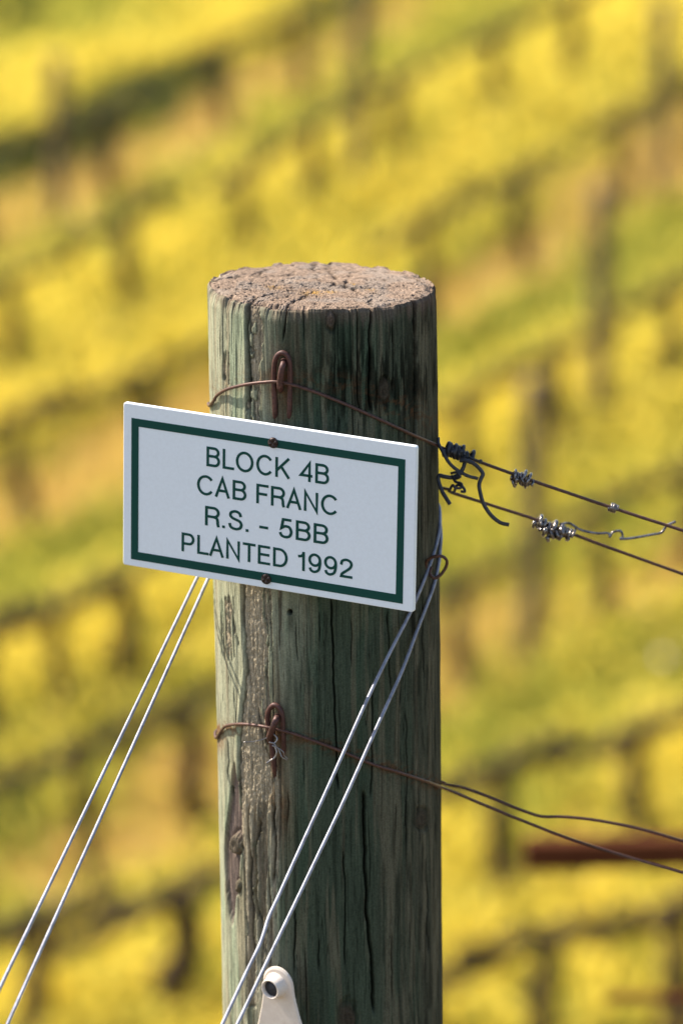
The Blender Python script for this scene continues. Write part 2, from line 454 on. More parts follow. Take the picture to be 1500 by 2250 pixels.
# ------------------------------------------------------------------ rusty steel rail behind, at right
BD = 7.8
bl = at(1152, 1876, BD); br = bl + np.array([.86, .04, .0])
rail = empty('steel_brace', gz(bl[0] + .55, bl[1]) * np.array([0, 0, 1]) + np.array([bl[0] + .55, bl[1] + .03, 0]), 'blurred dark red rusty steel crossbar right of the post near the bottom wire', 'steel bar')
def bar(a, b, hh, tt):
    a = np.asarray(a); b = np.asarray(b); d = b - a; d /= np.linalg.norm(d)
    s = np.cross(d, [0, 0, 1.0]); s /= np.linalg.norm(s); u = np.cross(s, d)
    prof = [(-tt, -hh + tt * .0), (tt, -hh), (tt, hh), (-tt, hh)]
    bev = .15 * min(hh, tt)
    prof = [(-tt + bev, -hh), (tt - bev, -hh), (tt, -hh + bev), (tt, hh - bev), (tt - bev, hh), (-tt + bev, hh), (-tt, hh - bev), (-tt, -hh + bev)]
    V = [e + p0 * s + p1 * u for e in (a, b) for p0, p1 in prof]
    Fc = [(i, (i + 1) % 8, 8 + (i + 1) % 8, 8 + i) for i in range(8)] + [tuple(range(8))[::-1], tuple(range(8, 16))]
    return np.array(V), Fc
ib = np.array(rail.location)
o = mesh('crossbar', *[(v - ib, f) for v, f in [bar(bl, br, .0225, .018)]][0], M_beam, rail, smooth=False)
sb = ib.copy()
v, f = bar(sb + (0, 0, -.4), np.array([sb[0], sb[1], bl[2] + .10]), .016, .010)
mesh('stake', v - ib, f, M_beam, rail, smooth=False)
r0 = at(1330, 2192, BD + .04); v, f = tube([r0, r0 + np.array([.62, 0, .004])], .0080, 8)
mesh('rod', v - ib, f, M_beam, rail)

# ------------------------------------------------------------------ the big post
def build_post():
    azf = np.radians(np.arange(-104, 104.01, .25)); azb = np.radians(np.arange(106, 254.1, 2.0))
    az = np.r_[azf, azb]; na = len(az)
    zt = 1.6
    zs = np.r_[np.linspace(-.45, 1.02, 24), np.arange(1.025, zt - .0005, .0008), zt]
    A, Z = np.meshgrid(az, zs); A = A.ravel(); Z = Z.ravel()
    P0 = postpt(A, Z, PR); X, Y = proj(P0)
    az_d = np.degrees(A); az_d = np.where(az_d > 180, az_d - 360, az_d)
    front = np.abs(az_d) < 100
    s = A * PR; S = s * 1000; ZZ = Z * 1000        # millimetres
    # --- wavy grain coordinate
    wob = (fbm(S * .02, ZZ * .006, 21) - .5) * 9
    Sg = S + wob
    disp = np.zeros(len(A))
    disp += (fbm(np.cos(A) * 1.2 + 5, np.sin(A) * 1.2 + ZZ * .003, 2, 3) - .5) * .0030
    g1 = fbm(Sg * .28, ZZ * .010, 31, 4); disp += (g1 - .5) * .0009
    g2 = fbm(Sg * 1.0, ZZ * .035, 37, 3); disp += (g2 - .5) * .00042
    fib = vn(Sg * 2.2, ZZ * .09, 43); disp += (fib - .5) * .00028
    # --- colours
    def C(*c): return np.array(c)[None]
    pale = sst(-8, -40, az_d + (fbm(Sg * .12, ZZ * .012, 51) - .5) * 34)  # sunlit left side painted paler, light put into the wood colour
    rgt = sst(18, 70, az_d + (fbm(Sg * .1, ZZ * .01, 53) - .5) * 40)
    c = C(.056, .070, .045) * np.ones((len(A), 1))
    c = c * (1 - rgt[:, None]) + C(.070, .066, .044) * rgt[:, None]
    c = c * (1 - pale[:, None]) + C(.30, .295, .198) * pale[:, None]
    # weathered tan-grey streaks
    tan = sst(.52, .70, fbm(Sg * .22, ZZ * .012, 61, 4))
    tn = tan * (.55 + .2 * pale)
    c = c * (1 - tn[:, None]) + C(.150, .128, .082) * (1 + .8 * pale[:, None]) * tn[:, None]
    # teal patches
    tl = sst(.55, .72, fbm(Sg * .10, ZZ * .018, 67, 3)) * .5 * (1 - rgt)
    c = c * (1 - tl[:, None]) + c * C(.84, 1.05, 1.0) * tl[:, None]
    # black mould stains, streaky, mostly upper right
    reg = np.exp(-((X - 800) / 120) ** 2 - ((Y - 840) / 110) ** 2) + .35 * sst(60, 0, Y - 640) + .35 * np.exp(-((X - 930) / 50) ** 2)
    blk = sst(.50, .66, fbm(Sg * .35, ZZ * .045, 71, 4) + .16 * reg - .05) * np.clip(.15 + reg, 0, .9) * front
    c = c * (1 - .82 * blk[:, None])
    drk = sst(.60, .72, fbm(Sg * .5, ZZ * .02, 73, 4)) * .55
    c = c * (1 - drk[:, None] * .7)
    # rust mask: bleed from the wires, painted shadow beneath the staples
    def line_y(pts):
        pts = np.array(pts, float); return np.interp(X, pts[:, 0], pts[:, 1])
    r1 = line_y([(465, 870), (540, 846), (640, 846), (720, 850), (800, 862), (960, 945)])
    r2 = line_y([(485, 1597), (600, 1600), (740, 1640), (970, 1725)])
    rn = fbm(S * .25, ZZ * .5, 77, 4)
    rust_shade = (np.exp(-((Y - r1 + 12) / 22.) ** 2) * sst(.42, .62, rn) * .34 + np.exp(-((Y - r2 - 4) / 16.) ** 2) * sst(.38, .6, rn) * .7
            + np.exp(-((X - 880) / 70.) ** 2 - ((Y - 900) / 50.) ** 2) * sst(.5, .62, rn) * .22) * front
    for (cx, cy, w, h) in ((620, 850, 30, 90), (606, 1640, 28, 90), (612, 1790, 30, 60), (484, 1625, 12, 30)):  # rusty staple spots, deepened as painted shadow
        rust_shade += np.exp(-((X - cx) / w) ** 2 - ((Y - cy) / h) ** 2) * .75 * (.4 + .8 * rn) * front
    rust_shade = np.clip(rust_shade, 0, .85)
    c = c * (1 - rust_shade[:, None]) + C(.105, .045, .018) * (1 + .6 * pale[:, None]) * rust_shade[:, None]
    # --- bare fibrous strip where the green skin has flaked off
    def strip(yy, xl, xr, y0, y1, jag, seed):
        xl_ = np.interp(Y, yy, xl) + (fbm(Y * .03, Y * 0 + seed, seed, 3) - .5) * jag
        xr_ = np.interp(Y, yy, xr) + (fbm(Y * .035, Y * 0 + seed + 9, seed + 1, 4) - .5) * jag * 2.6
        m = sst(-1.2, 1.2, X - xl_) * sst(1.2, -1.2, X - xr_)
        return m * sst(-6, 6, Y - y0) * sst(6, -6, Y - y1) * front
    bare = strip([1270, 1340, 1420, 1470, 1600, 1700, 1780, 1860, 2040, 2200], [536, 536, 540, 545, 530, 527, 529, 533, 545, 540],
                 [572, 580, 588, 576, 580, 592, 597, 552, 558, 566], 1230, 2210, 9, 81)
    bare = np.maximum(bare, strip([680, 720, 800, 900], [546, 550, 548, 543], [566, 578, 574, 568], 672, 945, 8, 85) * sst(.36, .52, fbm(S * .3, ZZ * .12, 87, 3)))
    # slivers of torn skin left and right of the strip
    tear = fbm(Sg * .55, ZZ * .022, 91, 4)
    zone = np.exp(-((X - 585) / 34.) ** 2) * sst(1250, 1300, Y) * sst(2230, 2100, Y) + .85 * np.exp(-((X - 503) / 20.) ** 2) * (sst(1290, 1330, Y) * sst(1480, 1420, Y) + np.exp(-((Y - 810) / 40.) ** 2))
    bare = np.maximum(bare, sst(.60, .66, tear + .20 * zone - .08) * sst(.3, .6, zone) * front)
    fibb = .65 * fbm(Sg * 1.3, ZZ * .055, 93, 3, .7) + .35 * fbm(Sg * .8, ZZ * .35, 94, 3, .7)
    disp += bare * (-.0014 + (fibb - .5) * .0030 + (vn(Sg * 2.4, ZZ * .6, 95) - .5) * .0012) * (1 - .65 * sst(1740, 1830, Y))
    bc = C(.36, .295, .20) * (.35 + 1.3 * fibb[:, None])
    c = c * (1 - bare[:, None]) + bc * bare[:, None]
    c = c * (1 - .6 * np.clip(4 * bare * (1 - bare), 0, 1)[:, None])  # strip and flake edges darkened, crevice shade painted in
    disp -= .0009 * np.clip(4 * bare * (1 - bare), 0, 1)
    # lifted lip along the strip's left edge
    xe = np.interp(Y, [640, 900, 1270, 1420, 1470, 1600, 1780], [542, 547, 535, 539, 543, 528, 527])
    lip = np.exp(-((X - xe + 5) / 4.) ** 2) * front * (sst(650, 690, Y) * sst(1800, 1740, Y))
    disp += lip * .0010
    # lower part: long flakes and the weathered hollow with a knot
    fl = fbm(Sg * .42, ZZ * .012, 97, 3)
    zf = np.exp(-((X - 575) / 36.) ** 2) * sst(1730, 1800, Y) * front
    pl_ = sst(.46, .485, fl + .22 * (vn(Sg * 1.1, ZZ * .03, 98) - .5))
    fb2 = fbm(Sg * 1.25, ZZ * .03, 100, 3, .7)
    disp += zf * ((pl_ - .6) * .0024 + (fb2 - .5) * .0016)
    fc_ = C(.30, .27, .19) * pl_[:, None] + C(.13, .105, .07) * (1 - pl_[:, None])
    zc = (.75 * zf * sst(.25, .45, zf))[:, None]
    c = c * (1 - zc) + fc_ * (.5 + fb2[:, None]) * zc
    ex = (X - (513 + 3 * np.sin(Y * .012))) / (16 + 3 * np.sin(Y * .021)); ey = (Y - 1855) / 185.
    hol = np.clip(1 - (ex ** 2 + ey ** 2), 0, 1) * front
    hs = sst(0, .25, hol)
    disp -= hs * .0030
    rings = np.sin((Sg * 3.1 + np.sin(ZZ * .03) * 2))
    disp += hs * (rings * .00035)
    hc = C(.20, .150, .120) * (.7 + .6 * fbm(Sg * .5, ZZ * .05, 99)[:, None])
    c = c * (1 - hs[:, None]) + hc * hs[:, None]
    # knots
    for (kx, ky, kr, hgt, dark) in ((518, 1853, 12, .0040, .8), (727, 703, 9, .0005, .3), (845, 858, 11, -.0012, .22), (927, 1800, 12, -.0009, .28), (765, 2240, 17, -.0012, .25), (522, 1945, 7, .0016, .6)):
        rr = np.sqrt((X - kx) ** 2 + ((Y - ky) * .55) ** 2) / kr * (.65 + .7 * fbm(X * .06, Y * .05, 135 + int(kx), 3))
        k = sst(1.3, .75, rr) * front
        lump = .5 * fbm(X * .13, Y * .13, 131, 3) + .5 * (.5 + .5 * np.sin(rr * 9 + 5 * fbm(X * .05, Y * .05, 133)))
        disp += k * (hgt + .0007 * lump) - .0012 * np.exp(-((rr - 1.25) / .22) ** 2) * front
        c = c * (1 - .4 * np.exp(-((rr - 1.2) / .35) ** 2)[:, None] * front[:, None])
        c = c * (1 - k[:, None]) + (C(.22, .175, .12) * dark * (.6 + .7 * lump[:, None])) * k[:, None]
    rr = np.hypot(X - 637, Y - 1345); k = sst(7, 4, rr) * front
    disp -= k * .004; c = c * (1 - .85 * k[:, None])
    c = c * (1 - .5 * (np.exp(-((X - 638) / 9) ** 2 - ((Y - 1365) / 26) ** 2) * front)[:, None])
    # drying checks
    CR = [([(815, 640), (812, 720), (813, 800), (812, 911)], 2.3, .0050), ([(909, 640), (908, 700), (910, 960), (904, 1040)], 2.6, .0050),
          ([(624, 665), (626, 700), (622, 757)], 1.9, .0035), ([(541, 660), (545, 760), (548, 919)], 2.3, .0034), ([(783, 670), (784, 800), (787, 910)], 1.3, .0016),
          ([(727, 1310), (731, 1400), (734, 1520), (738, 1640), (742, 1740)], 1.8, .0040), ([(850, 1340), (853, 1440), (856, 1525)], 1.4, .0022),
          ([(817, 1510), (818, 1640), (815, 1760)], 1.6, .0026), ([(800, 1735), (803, 1900), (806, 2010), (815, 2100), (820, 2230)], 2.9, .0065),
          ([(700, 2055), (698, 2140)], 1.4, .002), ([(648, 1995), (646, 2145)], 1.6, .003), ([(755, 1865), (757, 2000), (758, 2130)], 1.5, .0026),
          ([(633, 1735), (633, 1815)], 1.5, .002), ([(770, 1350), (772, 1470)], 1.1, .0014), ([(890, 1560), (893, 1700), (890, 1860)], 1.2, .0018),
          ([(700, 1340), (703, 1420)], 1.0, .0014), ([(650, 1365), (655, 1460)], 1.0, .0014), ([(925, 1300), (930, 1500)], 1.2, .0018),
          ([(507, 1320), (514, 1380), (530, 1430)], 2.2, .0022), ([(500, 1620), (506, 1760)], 1.3, .002), ([(860, 2050), (862, 2200)], 1.2, .0018),
          ([(570, 1800), (560, 1860), (562, 1960), (572, 2040)], 3.0, .0050), ([(602, 1760), (604, 1860), (600, 1950)], 2.4, .0034), ([(545, 1760), (549, 1900), (553, 2050), (560, 2120)], 2.2, .0030),
          ([(870, 1760), (868, 1850)], 1.1, .0015), ([(735, 770), (731, 870)], 1.2, .0012), ([(938, 1880), (941, 2100)], 1.2, .0016), ([(665, 680), (668, 760)], 1.1, .0013), ([(860, 690), (863, 860)], 1.0, .0012)]
    for pts, w, dep in CR:
        pts = np.array(pts, float)
        xc = np.interp(Y, pts[:, 1], pts[:, 0]) + (vn(Y * .03, Y * 0 + pts[0, 0]) - .5) * 4 + (vn(Y * .11, Y * 0 + pts[0, 0] + 3) - .5) * 1.2
        ends = sst(pts[0, 1] - 4, pts[0, 1] + 25, Y) if pts[0, 1] > 680 else 1.0
        ends = ends * sst(pts[-1, 1] + 4, pts[-1, 1] - 30, Y)
        k = np.exp(-((X - xc) / w) ** 2) * ends * front
        disp -= k * dep
        c = c * (1 - .72 * np.clip(k * 1.2, 0, 1)[:, None])
    # random hairline checks
    hl = np.abs(vn(Sg * .32, ZZ * .0035, 101) - .5); hk = sst(.018, .004, hl) * sst(.45, .6, vn(Sg * .1, ZZ * .012, 103))
    hl2 = np.abs(vn(Sg * .55, ZZ * .006, 141) - .5); hk2 = sst(.022, .006, hl2) * sst(.5, .62, vn(Sg * .16, ZZ * .02, 143))
    hk = np.maximum(hk, .8 * hk2)
    disp -= hk * .0008; c = c * (1 - .65 * hk[:, None])
    # eroded rim
    topd = (1.6 - Z) * 1000
    chip = sst(.52, .66, fbm(S * .16, S * 0 + 3, 105, 3)) * sst(11, 0, topd) + 1.2 * np.exp(-((X - 575) / 45.) ** 2) * sst(9, 0, topd) * front
    disp -= chip * .0022 * (.4 + g2) + sst(2.5, 0, topd) * .0012
    tp = sst(14, 0, topd + 12 * (g1 - .5))
    c = c * (1 - .6 * tp[:, None]) + C(.16, .11, .085) * (.5 + g2[:, None]) * .6 * tp[:, None]
    c = c * (.80 + .40 * g2[:, None]) * (.88 + .24 * fib[:, None])
    rad = PR + disp
    V = postpt(A, Z, rad)
    nz = len(zs)
    CUT = np.array([-.030, .0])    # the sawn top slopes a little to the right
    ramp = sst(1.50, 1.6, Z)
    lx = rad * np.sin(A); ly = -rad * np.cos(A)
    rimz = (-.0 - lx * .030) * ramp - (chip * .0016 + (fbm(S * .35, S * 0, 107, 3) - .5) * .0013) * sst(4, 0, topd)
    V = V + rimz[:, None] * AX
    j = np.arange(na); jn = (j + 1) % na
    F1 = (np.arange(nz - 1)[:, None] * na)
    Fs = np.stack([F1 + j, F1 + jn, F1 + na + jn, F1 + na + j], -1).reshape(-1, 4)
    # --- top disc
    rim = V[-na:]; rimr = rad[-na:]
    nr = 190
    fr = (1 - np.arange(1, nr + 1) / (nr + .5))
    FR, AA = np.meshgrid(fr, az, indexing='ij'); FR = FR.ravel(); AA = AA.ravel()
    rr = FR * np.tile(rimr, nr); tx = rr * np.sin(AA) * 1000; tyy = -rr * np.cos(AA) * 1000
    h = (fbm(tx * .62, tyy * .62, 111, 4, .65) - .5) * 1.35 + (vn(tx * 1.5, tyy * 1.5, 113) - .5) * .8 + (fbm(tx * .05, tyy * .05, 115, 2) - .5) * 2
    Pt = postpt(AA, np.full(len(AA), 1.6), rr); TX, TY = proj(Pt)
    pit = sst(.60, .72, fbm(tx * .33, tyy * .33, 117, 3))
    h -= pit * .9
    tc_ = C(.265, .190, .138) * (.62 + .76 * fbm(tx * .6, tyy * .6, 119, 4)[:, None])
    gr = sst(.45, .65, fbm(tx * .07, tyy * .07, 121, 3))[:, None]
    tc_ = tc_ * (1 - .4 * gr) + C(.25, .22, .19) * .4 * gr
    tc_ = tc_ * (1 - .55 * pit[:, None])
    TCR = [[(757, 628), (700, 622), (640, 625), (590, 632)], [(757, 628), (800, 632), (850, 628)], [(757, 628), (770, 605), (775, 578)], [(757, 628), (726, 600), (722, 572)],
           [(757, 628), (805, 648), (815, 668)], [(757, 628), (870, 640), (905, 655)], [(640, 640), (560, 660), (545, 668)], [(690, 640), (650, 660), (626, 676)], [(560, 606), (520, 612), (470, 622)],
           [(690, 594), (690, 580), (686, 572)], [(480, 618), (560, 612), (640, 606)], [(600, 590), (575, 600), (574, 612)]]
    ck = np.zeros(len(AA))
    for pts in TCR:
        pts = np.array(pts, float)
        for (ax, ay), (bx, by) in zip(pts[:-1], pts[1:]):
            ay2, by2, ty2 = ay * 4.0, by * 4.0, TY * 4.0
            jx = (fbm(tx * .25, tyy * .25, 123) - .5) * 14
            dx, dy = bx - ax, by2 - ay2
            t = np.clip(((TX + jx - ax) * dx + (ty2 + jx - ay2) * dy) / (dx * dx + dy * dy), 0, 1)
            dd = np.hypot(TX + jx - ax - t * dx, ty2 + jx - ay2 - t * dy)
            ck = np.maximum(ck, np.exp(-(dd / 3.6) ** 2))
    ck = ck * (.25 + .75 * sst(.4, .6, fbm(tx * .09, tyy * .09, 129, 2))); h -= ck * 1.7; tc_ = tc_ * (1 - .8 * ck[:, None]) * (1 - .18 * (.5 + .5 * np.sin(np.hypot(tx - 14, tyy + 6) * 1.5 + 3 * fbm(tx * .05, tyy * .05, 130))))[:, None]
    for (hx, hy, hr, dp) in ((757, 629, 9, 9), (778, 632, 7, 4), (735, 622, 7, 3), (795, 628, 6, 3), (762, 618, 6, 3)):
        k = sst(1.2, .6, np.hypot((TX - hx), (TY - hy) * 2.6) / hr); h -= k * dp; tc_ = tc_ * (1 - .75 * k[:, None])
    for (hx, hy, w) in ((602, 632, 16), (690, 643, 20), (728, 641, 10), (812, 634, 10), (775, 622, 8)):
        k = np.exp(-((TX - hx) / w) ** 2 - ((TY - hy) / (w * .28)) ** 2) * sst(.42, .6, fbm(tx * .6, tyy * .6, 127, 3))
        tc_ = tc_ * (1 - k[:, None]) + C(.36, .21, .06) * k[:, None]
    edge = sst(.90, 1.0, FR)
    hz = h * .001 * sst(1.0, .93, FR) - edge ** 2 * .0012
    zz = -rr * np.sin(AA) * .030
    blend = sst(.94, 1.0, FR)[:, None]
    rimoff = np.tile((rimz[-na:] + rimr * np.sin(az) * .030), nr)
    Vt = Pt + ((zz + hz)[:, None] + (rimoff[:, None] * blend)) * AX
    Vall = np.vstack([V, Vt, (TOP + AX * -.001)[None]])
    b0 = len(V) - na
    F1 = (b0 + np.arange(nr)[:, None] * na)
    Ft = np.stack([F1 + j, F1 + jn, F1 + na + jn, F1 + na + j], -1).reshape(-1, 4)
    last = b0 + nr * na; cen = len(Vall) - 1
    Fc = np.c_[last + j, last + jn, np.full(na, cen), np.full(na, cen)]
    # blend the rim colour from the end grain
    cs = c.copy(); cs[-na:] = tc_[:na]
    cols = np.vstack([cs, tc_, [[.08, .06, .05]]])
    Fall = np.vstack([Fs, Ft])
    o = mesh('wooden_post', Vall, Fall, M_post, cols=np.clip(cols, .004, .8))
    return o
post = build_post()
tag(post, 'thick round weathered green treated wooden post in sharp focus, carrying the white sign', 'post')

# ------------------------------------------------------------------ sign
yaw, tl_, ro = -0.47159119, 0.02304598, 0.02816581
SW, SH = 0.21412409, 0.11122857
SC = np.array([-0.03544529, -0.081, 1.47003041])
SX = np.array([math.cos(yaw), math.sin(yaw), 0]); SN = np.array([math.sin(yaw), -math.cos(yaw), 0])
SZ = np.array([0, 0, 1.0]) * math.cos(tl_) + SN * math.sin(tl_)
SXr = SX * math.cos(ro) - SZ * math.sin(ro); SZr = SZ * math.cos(ro) + SX * math.sin(ro)
SNr = np.cross(SXr, SZr)
sign = empty('sign', SC, 'white plastic vineyard sign with green border and green lettering, screwed to the post', 'sign')
sign.matrix_world = Matrix([[*a] for a in np.c_[SXr, SNr * -1, SZr, SC].tolist()] + [[0, 0, 0, 1]]) if False else Matrix.Identity(4)
sign.location = SC
def S3(u, v, n):                   # sign-plane metres -> offset from the sign's origin
    u = np.asarray(u, float)[..., None]; v = np.asarray(v, float)[..., None]; n = np.asarray(n, float)[..., None]
    return u * SXr + v * SZr + n * SNr
def rrect(w, h, r, n=5):
    pts = []
    for cx, cy, a0 in ((w / 2 - r, h / 2 - r, 0), (-w / 2 + r, h / 2 - r, 90), (-w / 2 + r, -h / 2 + r, 180), (w / 2 - r, -h / 2 + r, 270)):
        for a in np.radians(np.linspace(a0, a0 + 90, n)): pts.append((cx + r * math.cos(a), cy + r * math.sin(a)))
    return np.array(pts)
TH = .0034
def plate():
    loops = [(0.0, .0006, 0), (.0004, 0, 0), (.0, 0, 0)]
    rings = []
    for inset, n in ((.0005, 0.0), (.00015, -.00015), (0, -.0005), (0, -TH + .0004), (.0004, -TH)):
        p = rrect(SW - 2 * inset, SH - 2 * inset, .0016)
        rings.append(S3(p[:, 0], p[:, 1], np.full(len(p), n)))
    m = len(rings[0]); V = np.vstack(rings); Fc = []
    for k in range(len(rings) - 1):
        for i in range(m):
            Fc.append((k * m + i, (k + 1) * m + i, (k + 1) * m + (i + 1) % m, k * m + (i + 1) % m))
    Fc.append(tuple(range(m))); Fc.append(tuple((len(rings) - 1) * m + i for i in range(m))[::-1])
    return V, Fc
mesh('plate', *plate(), M_sign, sign, smooth=False)
def uvm(u, v): return (u - .5) * SW, (v - .5) * SH
def border():
    o = [uvm(.0288, .9130), uvm(.9640, .9125), uvm(.9640, .0425), uvm(.0288, .0427)]
    i = [uvm(.0539, .8650), uvm(.9412, .8655), uvm(.9405, .0935), uvm(.0539, .0930)]
    V = []
    for n in (.00025, -.0001):
        for p in o + i: V.append(S3(p[0], p[1], n))
    Fc = []
    for k in range(4):
        l = (k + 1) % 4
        Fc += [(k, 4 + k, 4 + l, l), (k, l, 8 + l, 8 + k), (4 + k, 12 + k, 12 + l, 4 + l)]
    return np.array(V), Fc
mesh('border', *border(), M_signtxt, sign, smooth=False)

t = .066
def arc(cx, cy, rx, ry, a0, a1, n=14):
    a = np.radians(np.linspace(a0, a1, n)); return [(cx + rx * math.cos(q), cy + ry * math.sin(q)) for q in a]
def cr(pts, n=6):
    return [tuple(p) for p in smoothpath(np.array([(a, b, 0) for a, b in pts]), n)[:, :2]]
q = 1 - t
GL = {
 'B': (.70, [[(t, 0), (t, 1)], [(t, q)] + arc(.40, (q + .53) / 2, .215, (q - .53) / 2, 90, -90) + [(t, .53)], [(t, .53)] + arc(.42, (.53 + t) / 2, .225, (.53 - t) / 2, 90, -90) + [(t, t)]]),
 'L': (.60, [[(t, 1), (t, t), (.60, t)]]),
 'O': (.92, [arc(.46, .5, .46 - t, .52 - t, 0, 360, 40)]),
 'C': (.84, [arc(.45, .5, .45 - t, .52 - t, 38, 322, 34)]),
 'K': (.74, [[(t, 0), (t, 1)], [(.70, 1.0), (t + .03, .36)], [(.30, .56), (.71, 0)]]),
 '4': (.66, [[(.51, 0), (.51, .93), (.07, .30), (.66, .30)]]),
 'A': (.76, [[(.05, 0), (.38, .965), (.71, 0)], [(.17, .34), (.59, .34)]]),
 'F': (.62, [[(t, 0), (t, q), (.62, q)], [(t, .50), (.55, .50)]]),
 'R': (.72, [[(t, 0), (t, 1)], [(t, q)] + arc(.42, (q + .48) / 2, .225, (q - .48) / 2, 90, -90) + [(t, .48)], cr([(.42, .48), (.56, .43), (.61, .30), (.62, .14), (.66, 0)])]),
 'N': (.72, [[(t, 0), (t, .97), (.72 - t, .03), (.72 - t, 1)]]),
 'S': (.70, [cr([(.61, .70), (.55, .87), (.36, .95), (.16, .88), (.11, .73), (.19, .61), (.36, .54), (.56, .46), (.64, .30), (.57, .12), (.36, .05), (.14, .12), (.07, .31)])]),
 '.': (.14, [[(.07, 0), (.07, .135)]]),
 '-': (.42, [[(0, .36), (.42, .36)]]),
 '5': (.66, [[(.59, q), (.20, q)] + cr([(.125, .49), (.30, .60), (.50, .56), (.59, .34), (.51, .12), (.31, .05), (.13, .11), (.06, .26)])]),
 'P': (.68, [[(t, 0), (t, 1)], [(t, q)] + arc(.39, (q + .43) / 2, .225, (q - .43) / 2, 90, -90) + [(t, .43)]]),
 'T': (.66, [[(0, q), (.66, q)], [(.33, q), (.33, 0)]]),
 'E': (.64, [[(.63, q), (t, q), (t, t), (.64, t)], [(t, .52), (.59, .52)]]),
 'D': (.76, [[(t, 0), (t, 1)], [(t, q)] + arc(.34, .5, .42 - t, .5 - t, 90, -90, 20) + [(t, t)]]),
 '1': (.40, [[(.30, 0), (.30, 1.0)], cr([(.02, .74), (.18, .77), (.27, .86), (.30, .98)])]),
 '9': (.66, [arc(.33, .665, .265, .285, 0, 360, 30), cr([(.595, .70), (.60, .48), (.53, .18), (.33, .05), (.15, .10), (.08, .24)])]),
 '2': (.66, [cr([(.07, .66), (.12, .86), (.33, .95), (.54, .87), (.59, .70), (.50, .52), (.28, .33), (.12, .19), (.08, t)]) + [(.65, t)]]),
}
def stroke(pts, hw):
    P = np.array(pts, float)
    keep = [0] + [i for i in range(1, len(P)) if np.linalg.norm(P[i] - P[i - 1]) > 1e-4]
    P = P[keep]; n = len(P)
    closed = n > 3 and np.linalg.norm(P[0] - P[-1]) < 1e-3
    d = np.diff(P, axis=0); d /= np.linalg.norm(d, axis=1)[:, None]
    nn = np.c_[-d[:, 1], d[:, 0]]
    L = []; Rr = []
    for i in range(n):
        if i == 0: a, b = (nn[-1], nn[0]) if closed else (nn[0], nn[0])
        elif i == n - 1: a, b = (nn[-1], nn[0]) if closed else (nn[-1], nn[-1])
        else: a, b = nn[i - 1], nn[i]
        m = a + b; m /= np.linalg.norm(m) + 1e-9
        k = min(hw / max(m @ a, .25), hw * 2.6)
        L.append(P[i] + m * k); Rr.append(P[i] - m * k)
    return np.array(L), np.array(Rr)
LIFT = [0]
def text_line(txt, u0, u1, v0, v1):
    gap, spc = .15, .46
    kern = {('L', 'O'): -.06, ('L', 'A'): -.12, ('T', 'E'): -.02, ('A', 'N'): -.02, ('F', 'R'): -.02, ('C', 'A'): -.06, ('R', 'A'): -.08, ('R', '.'): -.04}
    x = 0; items = []
    for i, ch in enumerate(txt):
        if ch == ' ': x += spc; continue
        items.append((ch, x)); nx_ = txt[i + 1] if i + 1 < len(txt) else ''
        x += GL[ch][0] + (gap + kern.get((ch, nx_), 0) if nx_ not in ('', ' ') else .0)
        if nx_ == ' ': x += .06
    W = x
    a0 = uvm(u0, v0); a1 = uvm(u1, v1); capx = (a1[0] - a0[0]) / W; capy = a1[1] - a0[1]
    parts = []
    for ch, ox in items:
        for si, st in enumerate(GL[ch][1]):
            hw = t
            L, Rr = stroke(st, hw)
            zt = .00022 + .00002 * si
            m = len(L)
            V = []
            for n_ in (zt, -.0001):
                for arr in (L, Rr):
                    V.append(S3(a0[0] + (arr[:, 0] + ox) * capx, a0[1] + arr[:, 1] * capy, np.full(m, n_)))
            V = np.vstack(V); Fc = []
            for i in range(m - 1):
                Fc += [(i, m + i, m + i + 1, i + 1), (i, i + 1, 2 * m + i + 1, 2 * m + i), (m + i, 3 * m + i, 3 * m + i + 1, m + i + 1)]
            Fc += [(0, 2 * m, 3 * m, m), (m - 1, 2 * m - 1, 4 * m - 1, 3 * m - 1)]
            parts.append((V, Fc))
    mesh('lettering', *join(parts), M_signtxt, sign, smooth=False)
text_line('BLOCK 4B', .2905, .7090, .689, .8095)
text_line('CAB FRANC', .2585, .7400, .511, .630)
text_line('R.S. - 5BB', .2870, .7100, .326, .4455)
text_line('PLANTED 1992', .2060, .7940, .143, .2590)

def screw(u, v):
    cx, cy = uvm(u, v)
    r = .0036; parts = []
    rings = []
    prof = [(r, 0), (r, .0006), (r * .93, .0012), (r * .75, .0019), (r * .4, .0023), (r * .12, .0024)]
    a = np.linspace(0, 2 * math.pi, 28, endpoint=False)
    V = []
    for k, (rr, n) in enumerate(prof):
        nn = np.full(28, n)
        if k >= 3:                 # cross recess
            cross = np.minimum(np.abs(np.sin(a + .5)), np.abs(np.cos(a + .5))) * rr
            nn = nn - .0011 * (cross < .0007)
        V.append(S3(cx + rr * np.cos(a), cy + rr * np.sin(a), nn))
    V.append(S3(cx, cy, .0011)[None])
    V = np.vstack(V); Fc = []
    for k in range(len(prof) - 1):
        for i in range(28):
            Fc.append((k * 28 + i, k * 28 + (i + 1) % 28, (k + 1) * 28 + (i + 1) % 28, (k + 1) * 28 + i))
    c_ = len(V) - 1
    for i in range(28): Fc.append((5 * 28 + i, 5 * 28 + (i + 1) % 28, c_))
    sh = tube([S3(cx, cy, 0.0), S3(cx, cy, -.012)], .0016, 8)
    mesh('screw', *join([(V, Fc), sh]), M_screw, sign)
screw(.5191, .8926); screw(.5008, .0573)

